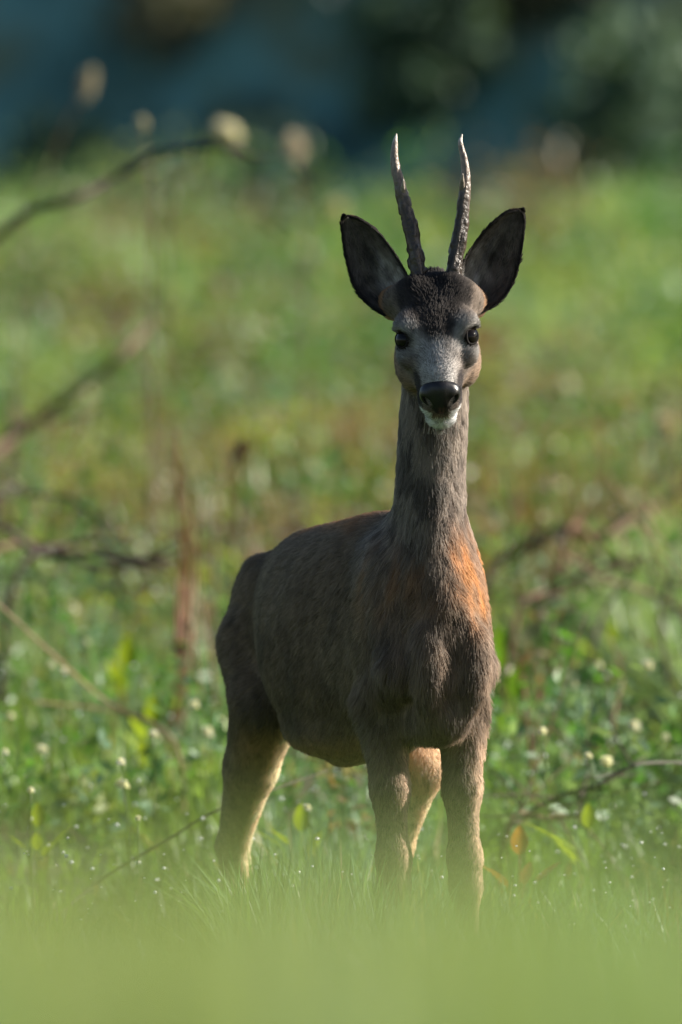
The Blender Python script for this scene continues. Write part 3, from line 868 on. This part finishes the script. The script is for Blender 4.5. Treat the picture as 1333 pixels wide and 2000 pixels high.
hm = bpy.data.materials.new('deer_hair'); hm.use_nodes = True
nt = hm.node_tree; N, L = nt.nodes, nt.links
N.remove(N['Principled BSDF'])
at = N.new('ShaderNodeAttribute'); at.attribute_name = 'col'
hb = N.new('ShaderNodeBsdfHairPrincipled'); hb.model = 'CHIANG'; hb.parametrization = 'COLOR'
hs_ = N.new('ShaderNodeVectorMath'); hs_.operation = 'SCALE'; hs_.inputs['Scale'].default_value = .6
L.new(at.outputs['Color'], hs_.inputs[0]); L.new(hs_.outputs[0], hb.inputs['Color'])
hb.inputs['Roughness'].default_value = .6; hb.inputs['Radial Roughness'].default_value = .6
an = N.new('ShaderNodeAttribute'); an.attribute_name = 'nrm'
df = N.new('ShaderNodeBsdfDiffuse'); L.new(at.outputs['Color'], df.inputs['Color']); L.new(an.outputs['Vector'], df.inputs['Normal'])
tl = N.new('ShaderNodeBsdfTranslucent'); L.new(at.outputs['Color'], tl.inputs['Color']); L.new(an.outputs['Vector'], tl.inputs['Normal'])
m1 = N.new('ShaderNodeMixShader'); m1.inputs[0].default_value = .08
L.new(df.outputs[0], m1.inputs[1]); L.new(tl.outputs[0], m1.inputs[2])
m2 = N.new('ShaderNodeMixShader'); m2.inputs[0].default_value = .22
L.new(m1.outputs[0], m2.inputs[1]); L.new(hb.outputs[0], m2.inputs[2])
L.new(m2.outputs[0], N['Material Output'].inputs['Surface'])
M['hair'] = hm

def strands(P, Nn, c, ln, dr, lift, k=4, rad=.00042):
    n = len(P)
    d = dr - Nn * np.sum(dr * Nn, 1)[:, None]
    d /= np.linalg.norm(d, axis=1)[:, None] + 1e-9
    cl = np.stack([noise3(P + 3, .010), noise3(P + 17, .010), noise3(P + 29, .010)], -1) - .5
    d = d + cl * .9 + rng.normal(0, .12, (n, 3))
    d = d - Nn * np.sum(d * Nn, 1)[:, None]; d /= np.linalg.norm(d, axis=1)[:, None] + 1e-9
    lf = (lift * (1 + .9 * sstep(.009, .004, ln)) * (.6 + .8 * rng.random(n)))[:, None]
    L_ = (ln * (.65 + .6 * rng.random(n)))[:, None]
    out = np.zeros((n, k, 3))
    for i in range(k):
        s = i / (k - 1)
        out[:, i] = P - Nn * np.minimum(.0012, ln * .06)[:, None] + L_ * (s * d * (1 - .15 * lf) + Nn * lf * (s - .45 * s * s))
    rd = rad * np.linspace(1, .25, k)[None, :] * (.8 + .5 * rng.random((n, 1)))
    cv = noise3(P * (1, 1, .6) + 60, .007)[:, None]
    return out, rd, c * (.45 + .75 * rng.random((n, 1)) + .7 * (cv - .3))

def sample(V, Q, Nn, n, weight=None):
    T = np.concatenate([Q[:, [0, 1, 2]], Q[:, [0, 2, 3]]])
    ar = np.linalg.norm(np.cross(V[T[:, 1]] - V[T[:, 0]], V[T[:, 2]] - V[T[:, 0]]), axis=1)
    if weight is not None: ar = ar * weight[T].mean(1)
    k = np.searchsorted(np.cumsum(ar) / ar.sum(), rng.random(n)); k = np.clip(k, 0, len(T) - 1)
    a, b = rng.random(n), rng.random(n); m = a + b > 1; a[m], b[m] = 1 - a[m], 1 - b[m]
    t = T[k]
    P = V[t[:, 0]] * (1 - a - b)[:, None] + V[t[:, 1]] * a[:, None] + V[t[:, 2]] * b[:, None]
    nn = Nn[t[:, 0]] * (1 - a - b)[:, None] + Nn[t[:, 1]] * a[:, None] + Nn[t[:, 2]] * b[:, None]
    return P, nn / (np.linalg.norm(nn, axis=1)[:, None] + 1e-9)

wgt = 1 + 2.0 * (BV[:, 2] > .80) + .4 * (BN[:, 1] < 0)
P, Nn = sample(BV, BQ, BN, 300000, wgt)
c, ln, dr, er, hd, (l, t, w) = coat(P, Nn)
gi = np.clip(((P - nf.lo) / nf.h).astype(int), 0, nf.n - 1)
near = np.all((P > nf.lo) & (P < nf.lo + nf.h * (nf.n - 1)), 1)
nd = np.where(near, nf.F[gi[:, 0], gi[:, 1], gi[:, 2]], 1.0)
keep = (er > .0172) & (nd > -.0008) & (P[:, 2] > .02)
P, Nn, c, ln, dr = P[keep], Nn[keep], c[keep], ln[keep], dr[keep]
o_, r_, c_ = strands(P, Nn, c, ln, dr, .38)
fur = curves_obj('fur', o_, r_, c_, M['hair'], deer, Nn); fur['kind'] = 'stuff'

# hair of the ears: pale inner tufts, short back and rim hair
for eo, front, nr, ci, back, cbk in ears:
    ns, nq = front.shape[:2]
    Ps, Ns, Cs, Ls, Ds = [], [], [], [], []
    for src, sgn, cc, cnt, l0 in ((front, 1, ci, 9000, .009), (back, -1, cbk, 9000, .008)):
        a = rng.random(cnt) * (ns - 1.01); b = rng.random(cnt) * (nq - 1.01)
        i, j = a.astype(int), b.astype(int); fa, fb_ = (a - i)[:, None], (b - j)[:, None]
        bl = lambda A: A[i, j] * (1 - fa) * (1 - fb_) + A[i + 1, j] * fa * (1 - fb_) + A[i, j + 1] * (1 - fa) * fb_ + A[i + 1, j + 1] * fa * fb_
        Ps.append(bl(src)); Ns.append(bl(nr) * sgn); Cs.append(bl(cc)); Ls.append(np.full(cnt, l0) * (1.2 - .6 * a / ns))
        gv = np.gradient(front, axis=0); Ds.append(bl(gv / (np.linalg.norm(gv, axis=2)[..., None] + 1e-9)))
    o_, r_, c_ = strands(np.concatenate(Ps), np.concatenate(Ns), np.concatenate(Cs), np.concatenate(Ls), np.concatenate(Ds), .3)
    curves_obj('ear_hair', o_, r_, c_, M['hair'], eo, np.concatenate(Ns))['kind'] = 'stuff'

# whiskers under the chin
wp = []
for k in range(16):
    a = H(rng.normal(0, .014), .150 + .012 * rng.random(), -.052)
    dd = HF * .35 - HD * .9 + HL * rng.normal(0, .35); ll = .015 + .014 * rng.random()
    wp.append([a + dd * ll * s + np.array([0, 0, -.006]) * s * s for s in (0, .33, .66, 1)])
wp = np.array(wp)
curves_obj('whiskers', wp, np.tile(np.linspace(.0003, .0001, 4), (16, 1)), np.tile((.75, .7, .64), (16, 1)), M['hair'], deer, np.tile(HF, (16, 1)))

# ------------------------------------------------------------------ single plants in the meadow
def gz(x, y): return float(ground(np.array([float(x)]), np.array([float(y)]))[0])

def flower(px, py, size, h=None):
    h = h or .19 + .10 * rng.random()
    d = depth_for(px, py, h)
    top = W(px, py, d); r = size / PXM * .5 * (.75 + .35 * rng.random()); tint = .78 + .22 * rng.random()
    base = np.array([top[0] + rng.normal(0, .015), d + rng.normal(0, .02), 0]); base[2] = gz(base[0], base[1]) - .01
    root = empty('white_flower', tuple(base))
    tag(root, 'small white flower head on a thin green stem in the meadow', 'flower', 'white flower heads scattered over the meadow')
    mb = MB(); tube(mb, spline([base, (base + top) / 2 + rng.normal(0, .008, 3), top], 8), .0013, 5, (.12, .20, .05))
    link('stem', mb.mesh('stem'), M['leaf'], root)
    mb = MB(); n = 46
    dd = rng.normal(size=(n, 3)); dd /= np.linalg.norm(dd, axis=1)[:, None]; dd[:, 2] = np.where(dd[:, 2] < -.5, -dd[:, 2], dd[:, 2])
    s_ = np.cross(dd, rng.normal(size=(n, 3))); s_ /= np.linalg.norm(s_, axis=1)[:, None]
    a = top + dd * r * .25; b = top + dd * r * (.85 + .3 * rng.random((n, 1))); m_ = (a + b) / 2 + dd * r * .1
    V = np.stack([a, m_ - s_ * r * .22, b, m_ + s_ * r * .22], 1).reshape(-1, 3)
    mb.add(V, np.arange(n * 4).reshape(n, 4), None, np.repeat(np.array([.82, .85, .88]) * tint * (.85 + .2 * rng.random((n, 1))), 4, 0))
    V, Q = ball(top, r * .45, 8, 6); mb.add(V, Q, None, (.76, .78, .76))
    link('flower_head', mb.mesh('flower_head', False), M['petal'], root)

for px, py, sz in [(405, 1432, 38), (380, 1378, 30), (143, 1190, 36), (425, 985, 34), (430, 1030, 24), (100, 1300, 26), (125, 1312, 24), (240, 1535, 34), (300, 1435, 26), (82, 1465, 28), (237, 1490, 22), (170, 1255, 24),
                   (530, 645, 40), (615, 920, 32), (575, 905, 26), (140, 545, 44), (160, 665, 40), (172, 770, 40), (355, 735, 28), (1265, 1300, 38), (1240, 1420, 34), (1120, 1340, 26), (1110, 750, 46), (1290, 825, 52),
                   (1240, 970, 30), (1225, 1110, 34), (1095, 950, 30), (1185, 1490, 32), (1150, 1478, 24), (1300, 1440, 26), (1170, 1300, 26), (22, 1400, 24), (10, 1470, 24), (600, 1580, 28), (700, 770, 32), (60, 1545, 20), (1060, 1430, 26),
                   (1010, 590, 36), (330, 935, 30), (1135, 1165, 24), (270, 1600, 18), (1310, 1180, 26), (560, 790, 28), (1060, 1010, 26), (30, 950, 26)]:
    flower(px, py, sz)

def stem_thing(name, label, cat, paths, mat, twigs=0, group=None, root_at=None):
    """paths: list of (pixel points, depth, base radius, tip radius, colour); the first point of each is its foot"""
    pts0 = [W(px, py, paths[0][1]) for px, py in paths[0][0]]
    p0 = pts0[0].copy(); g0 = gz(p0[0], p0[1])
    root = empty(name, (p0[0], p0[1], g0)); tag(root, label, cat, group)
    for pp, dep, r0, r1, colr in paths:
        P = np.array([W(px, py, dep + .12 * math.sin(1.7 * k)) for k, (px, py) in enumerate(pp)])
        z0 = gz(P[0, 0], P[0, 1])
        if P[0, 2] > z0 + .01:
            dirx = np.sign(P[0, 0] - P[1, 0]) * .12 * (P[0, 2] - z0)
            foot = np.array([P[0, 0] + dirx, P[0, 1] + .05, 0]); foot[2] = gz(foot[0], foot[1]) - .02
            P = np.vstack([foot, P])
        C = spline(P, 12 + 6 * len(P))
        mb = MB(); tube(mb, C, np.linspace(r0, r1, len(C)) * (1 + .15 * rng.normal(size=len(C))), 6, colr)
        link('stem', mb.mesh('stem'), mat, root)
        for k in range(twigs):
            i = int(rng.integers(len(C) // 5, len(C) - 2)); tn = C[i + 1] - C[i - 1]; tn /= np.linalg.norm(tn)
            d = tn * .6 + rng.normal(0, .55, 3); ll = .06 + .12 * rng.random()
            a = C[i]; b = a + d * ll * .5; c_ = b + (d + rng.normal(0, .3, 3)) * ll * .5
            mb = MB(); tube(mb, spline([a, b, c_], 8), np.linspace(r0 * .45, r0 * .12, 8), 5, colr)
            link('twig', mb.mesh('twig'), mat, root)
    return root

DK = (.055, .040, .034); BR = (.13, .085, .055); ST = (.36, .28, .17); RD = (.26, .125, .07)
stem_thing('bramble_cane', 'dark bramble cane arching against the shaded hillside', 'cane', [([(-60, 560), (0, 462), (60, 415), (150, 385), (230, 345), (310, 300), (400, 288), (480, 294)], 7.0, .0095, .0050, DK)], M['dry'], 5)
stem_thing('dead_branch', 'brown dead branch slanting up out of the grass below the dark cane', 'branch', [([(-40, 930), (60, 830), (150, 765), (230, 700), (300, 625)], 9.0, .015, .006, BR), ([(30, 860), (110, 820), (190, 800)], 9.2, .009, .004, BR)], M['dry'], 5)
stem_thing('dead_stem_heap', 'heap of collapsed dark brown stems on the open grass', 'stems', [([(-30, 1050), (90, 1085), (220, 1080), (330, 1110)], 5.2, .008, .004, DK), ([(-30, 1110), (80, 1065), (200, 1110), (300, 1090)], 5.5, .008, .004, BR), ([(30, 1130), (150, 1060), (260, 1060)], 5.0, .006, .003, DK), ([(-20, 990), (60, 965), (140, 975), (160, 1000)], 6.0, .006, .003, DK)], M['dry'], 7)
stem_thing('dry_stalk_tuft', 'upright tuft of reddish dry stalks with spent tips', 'stalks', [([(352, 1262), (356, 1120), (350, 990), (344, 840)], 4.6, .0040, .0022, RD), ([(362, 1260), (368, 1120), (364, 1000)], 4.7, .0046, .0024, RD), ([(372, 1255), (380, 1130), (372, 1010)], 4.5, .0040, .0022, ST), ([(412, 1290), (395, 1180), (380, 1080), (376, 1010)], 4.6, .0032, .0018, ST), ([(345, 1255), (348, 1130), (360, 1040)], 4.8, .0042, .0024, RD), ([(380, 1262), (376, 1150), (384, 1060)], 4.9, .0036, .0018, RD)], M['straw'])
stem_thing('straw_stem', 'pale broken straw stem leaning across green leaves', 'stem', [([(340, 1450), (210, 1372), (110, 1285), (-20, 1165)], 3.2, .0032, .0026, ST), ([(320, 1440), (220, 1390), (60, 1370)], 3.4, .0026, .0016, (.26, .18, .10))], M['straw'])
stem_thing('leaning_straw_bundle', 'bundle of pale leaning straws beside the brown fallen branch', 'straws', [([(1350, 1150), (1290, 1060), (1215, 955)], 6.0, .0042, .0026, ST), ([(1350, 1110), (1300, 1040), (1245, 960)], 6.1, .0042, .0026, ST), ([(1345, 1180), (1270, 1060), (1190, 930)], 5.8, .0038, .0022, ST), ([(1355, 1080), (1320, 1020), (1270, 960)], 6.2, .0038, .0022, ST)], M['straw'])
stem_thing('fallen_branch', 'brown fallen branch lying in grass behind the deer', 'branch', [([(955, 1130), (1020, 1075), (1100, 1035), (1180, 1045), (1260, 1000), (1360, 940)], 6.8, .012, .006, BR), ([(1110, 1040), (1190, 1090), (1290, 1140), (1350, 1150)], 6.5, .008, .004, (.17, .10, .06))], M['dry'], 9)
stem_thing('tangled_twigs', 'tangle of thin dark twigs low in the grass beside the forelegs', 'twigs', [([(985, 1640), (1040, 1585), (1110, 1550), (1180, 1530), (1260, 1480)], 2.4, .006, .002, DK), ([(1000, 1600), (1080, 1600), (1150, 1590)], 2.3, .005, .002, BR), ([(1130, 1580), (1150, 1500), (1140, 1440)], 2.5, .004, .0015, DK)], M['dry'], 9)
stem_thing('dead_weed_clump', 'clump of crossing dead brown weeds below the fallen branch', 'stems', [([(1350, 1230), (1270, 1160), (1180, 1130), (1110, 1090)], 5.0, .006, .003, BR), ([(1010, 1200), (1090, 1150), (1170, 1110), (1260, 1090)], 5.2, .006, .003, (.17, .10, .07)), ([(1160, 1260), (1190, 1180), (1240, 1110), (1250, 1060)], 4.8, .004, .002, DK), ([(1300, 1290), (1290, 1200), (1310, 1120)], 4.6, .005, .002, DK)], M['dry'], 7)
stem_thing('reddish_stalks', 'thin reddish stalks standing beside the shoulder of the deer', 'stalks', [([(1030, 1400), (1020, 1320), (1000, 1250)], 3.4, .003, .0016, RD), ([(1050, 1420), (1060, 1330), (1085, 1260)], 3.5, .003, .0016, RD), ([(1200, 1400), (1215, 1320), (1190, 1240)], 3.6, .003, .0016, ST)], M['straw'])
stem_thing('curved_twig', 'single thin dark twig curving just above the grass', 'twig', [([(1390, 1560), (1350, 1498), (1290, 1490), (1230, 1498), (1180, 1524)], 1.7, .004, .002, (.09, .09, .07))], M['dry'], 1)
stem_thing('long_thin_twig', 'long thin twig lying in front of the hind leg', 'twig', [([(110, 1800), (200, 1720), (330, 1640), (430, 1582), (640, 1505)], 1.6, .0026, .0016, (.08, .075, .05))], M['dry'], 1)

def seed_head(name, label, px, py, lx, ly, tilt, stem, h_dep, colr):
    """a fluffy seed head lx by ly pixels on a stem"""
    top = W(px, py, h_dep)
    P = np.array([W(a, b, h_dep + .05 * math.sin(k)) for k, (a, b) in enumerate(stem)])
    z0 = gz(P[0, 0], P[0, 1])
    if P[0, 2] > z0:
        ft = P[0].copy(); ft[2] = z0 - .02; P = np.vstack([ft, P])
    root = empty(name, (P[0, 0], P[0, 1], z0)); tag(root, label, 'weed', 'dead weeds with seed heads')
    mb = MB(); C = spline(np.vstack([P, top]), 24); tube(mb, C, np.linspace(.0035, .002, 24), 6, BR); link('stem', mb.mesh('stem'), M['dry'], root)
    k = (1 + h_dep / DIST) / PXM * .5
    n = 420
    dd = rng.normal(size=(n, 3)); dd /= np.linalg.norm(dd, axis=1)[:, None]
    ca, sa = math.cos(R(tilt)), math.sin(R(tilt))
    A = dd * rng.random((n, 1))**.4 * (lx * k, min(lx, ly) * k, ly * k)
    A = np.stack([A[:, 0] * ca - A[:, 2] * sa, A[:, 1], A[:, 0] * sa + A[:, 2] * ca], -1) * .62
    c0 = top + A; u = dd * .007; s_ = np.cross(dd, rng.normal(size=(n, 3))); s_ /= np.linalg.norm(s_, axis=1)[:, None]; s_ *= .0022
    mb = MB(); mb.add(np.stack([c0 - u, c0 - s_, c0 + u, c0 + s_], 1).reshape(-1, 3), np.arange(n * 4).reshape(n, 4), None, np.repeat(np.array(colr) * (.7 + .5 * rng.random((n, 1))), 4, 0))
    link('seed_head', mb.mesh('seed_head', False), M['petal'], root)

seed_head('seeding_weed', 'tall weed with a bent pale seed plume above the dark cane', 172, 165, 50, 110, -18, [(40, 470), (90, 340), (130, 245)], 11.5, (.40, .38, .40))
seed_head('seeding_weed', 'weed with one bright oval seed head leaning over the dark cane tip', 447, 256, 95, 48, -32, [(330, 420), (370, 330), (410, 280)], 11.0, (.80, .80, .84))
seed_head('seeding_weed', 'weed with a ragged grey seed cone beside the bright oval seed head', 575, 288, 72, 100, 8, [(600, 430), (590, 380)], 11.5, (.50, .46, .48))
seed_head('seeding_weed', 'slender weed with a tiny seed tip between plume and oval seed head', 278, 240, 22, 26, 0, [(296, 470), (292, 360), (284, 290)], 8.0, (.55, .55, .55))
seed_head('seeding_weed', 'weed with a slanting pale seed head beside the antlered head', 652, 412, 80, 46, 30, [(600, 520), (620, 450)], 14.5, (.62, .62, .50))
seed_head('seeding_weed', 'short weed with a narrow dark seed spike above the back of the deer', 468, 880, 26, 80, -28, [(420, 1000), (445, 930)], 5.6, (.16, .13, .12))
seed_head('seeding_weed', 'weed with a broad cream seed head over the brown fallen branch', 1300, 830, 80, 55, 10, [(1330, 960), (1325, 890)], 9.5, (.60, .56, .48))

def broad_plant(px, py, sz, colr, label, h=.16):
    d = depth_for(px, py, h); top = W(px, py, d)
    b = np.array([top[0], d, gz(top[0], d)])
    root = empty('broadleaf_plant', tuple(b)); tag(root, label, 'plant', 'broad leaved plants in the grass')
    L0 = sz / PXM
    for k in range(5):
        mb = MB(); ns, nq = 9, 5
        az = rng.random() * 2 * np.pi if k else -np.pi / 2; lean = .15 if k == 0 else .35 + .5 * rng.random()
        ln = L0 * (1.0 if k == 0 else .6 + .4 * rng.random()); hh = (top[2] - b[2]) if k == 0 else (top[2] - b[2]) * (.55 + .35 * rng.random())
        out = np.array([math.cos(az), math.sin(az), 0]); sd = np.array([-out[1], out[0], 0])
        tip = b + (0, 0, hh + ln * .45) + out * lean * hh; mid = b + (0, 0, hh - ln * .5) + out * lean * hh * .4
        axis = tip - mid; V = []
        for i in range(ns):
            t_ = i / (ns - 1); w_ = ln * .27 * math.sin(math.pi * t_**.8)**.8
            for j in range(nq):
                q_ = j / (nq - 1) * 2 - 1
                V.append(mid + axis * t_ + sd * q_ * w_ - out * (abs(q_) * w_ * .35 + .15 * ln * t_ * t_ * -1))
        i = np.arange(ns - 1)[:, None] * nq; j = np.arange(nq - 1)[None, :]
        mb.add(V, np.stack([i + j, i + j + 1, i + nq + j + 1, i + nq + j], -1).reshape(-1, 4), None, np.array(colr) * (.8 + .4 * rng.random()))
        tube(mb, spline([b - (0, 0, .01), (b + mid) / 2, mid], 6), .0016, 5, np.array(colr) * .8)
        link('leaf', mb.mesh('leaf'), M['leaf'], root)

LG = (.24, .34, .035); MG = (.13, .26, .03); BRN = (.30, .16, .05)
for px, py, sz, c_, lb in [(250, 1270, 95, LG, 'plant with one bright upright oval leaf behind the straw stem'), (300, 1385, 80, LG, 'yellow green leafy plant below the upright oval leaf'), (632, 985, 80, LG, 'bright leafy plant just above the back of the deer'),
                           (1010, 1330, 90, MG, 'leafy plant in the grass beside the shoulder of the deer'), (1150, 1592, 60, LG, 'small bright plant in the grass under the curved twig'), (1090, 870, 70, MG, 'leafy plant in the grass between neck and fallen branch'),
                           (75, 1590, 60, LG, 'bright small plant near the long thin twig'), (980, 1250, 90, MG, 'green leafy plant standing close behind the chest of the deer'), (440, 1180, 60, MG, 'leafy plant close behind the rump of the deer'),
                           (1015, 1640, 70, BRN, 'withered orange brown leafy plant under the tangled twigs'), (590, 1595, 70, LG, 'bright plant between the hind and front legs of the deer'), (1200, 1240, 80, LG, 'yellow green plant behind the curved twig')]:
    broad_plant(px, py, sz, c_, lb)

# ------------------------------------------------------------------ dew
dm, nt, N, L, bs = mat_new('dew')
bs.inputs['Base Color'].default_value = (.75, .78, .78, 1); bs.inputs['Roughness'].default_value = .12; bs.inputs['Specular IOR Level'].default_value = 1.0
n = 1500
D = 20.2 + 22 * rng.random(n)**1.5; y = D - DIST; x = (rng.random(n) * 2 - 1) * (.35 + D * .026)
z = ground(x, y) + .10 + .12 * rng.random(n); r = (.0012 + .0022 * rng.random(n)**2) * (.7 + .3 * (D / 20)**1.5)
t_ = (1 + 5**.5) / 2
IV = np.array([(0, 1, t_), (0, -1, t_), (0, 1, -t_), (0, -1, -t_), (1, t_, 0), (-1, t_, 0), (1, -t_, 0), (-1, -t_, 0), (t_, 0, 1), (t_, 0, -1), (-t_, 0, 1), (-t_, 0, -1)]) / math.sqrt(1 + t_ * t_)
IF = [(0, 1, 8), (0, 8, 4), (0, 4, 5), (0, 5, 10), (0, 10, 1), (3, 2, 9), (3, 9, 6), (3, 6, 7), (3, 7, 11), (3, 11, 2), (1, 6, 8), (8, 6, 9), (8, 9, 4), (4, 9, 2), (4, 2, 5), (5, 2, 11), (5, 11, 10), (10, 11, 7), (10, 7, 1), (1, 7, 6)]
V = (np.stack([x, y, z], -1)[:, None, :] + IV[None] * r[:, None, None]).reshape(-1, 3)
T = (np.arange(n)[:, None, None] * 12 + np.array(IF)[None]).reshape(-1, 3)
mb = MB(); mb.add(V, None, T)
tag(link('dew_drops', mb.mesh('dew_drops'), dm), 'dew drops glinting on the grass', 'dew', kind='stuff')
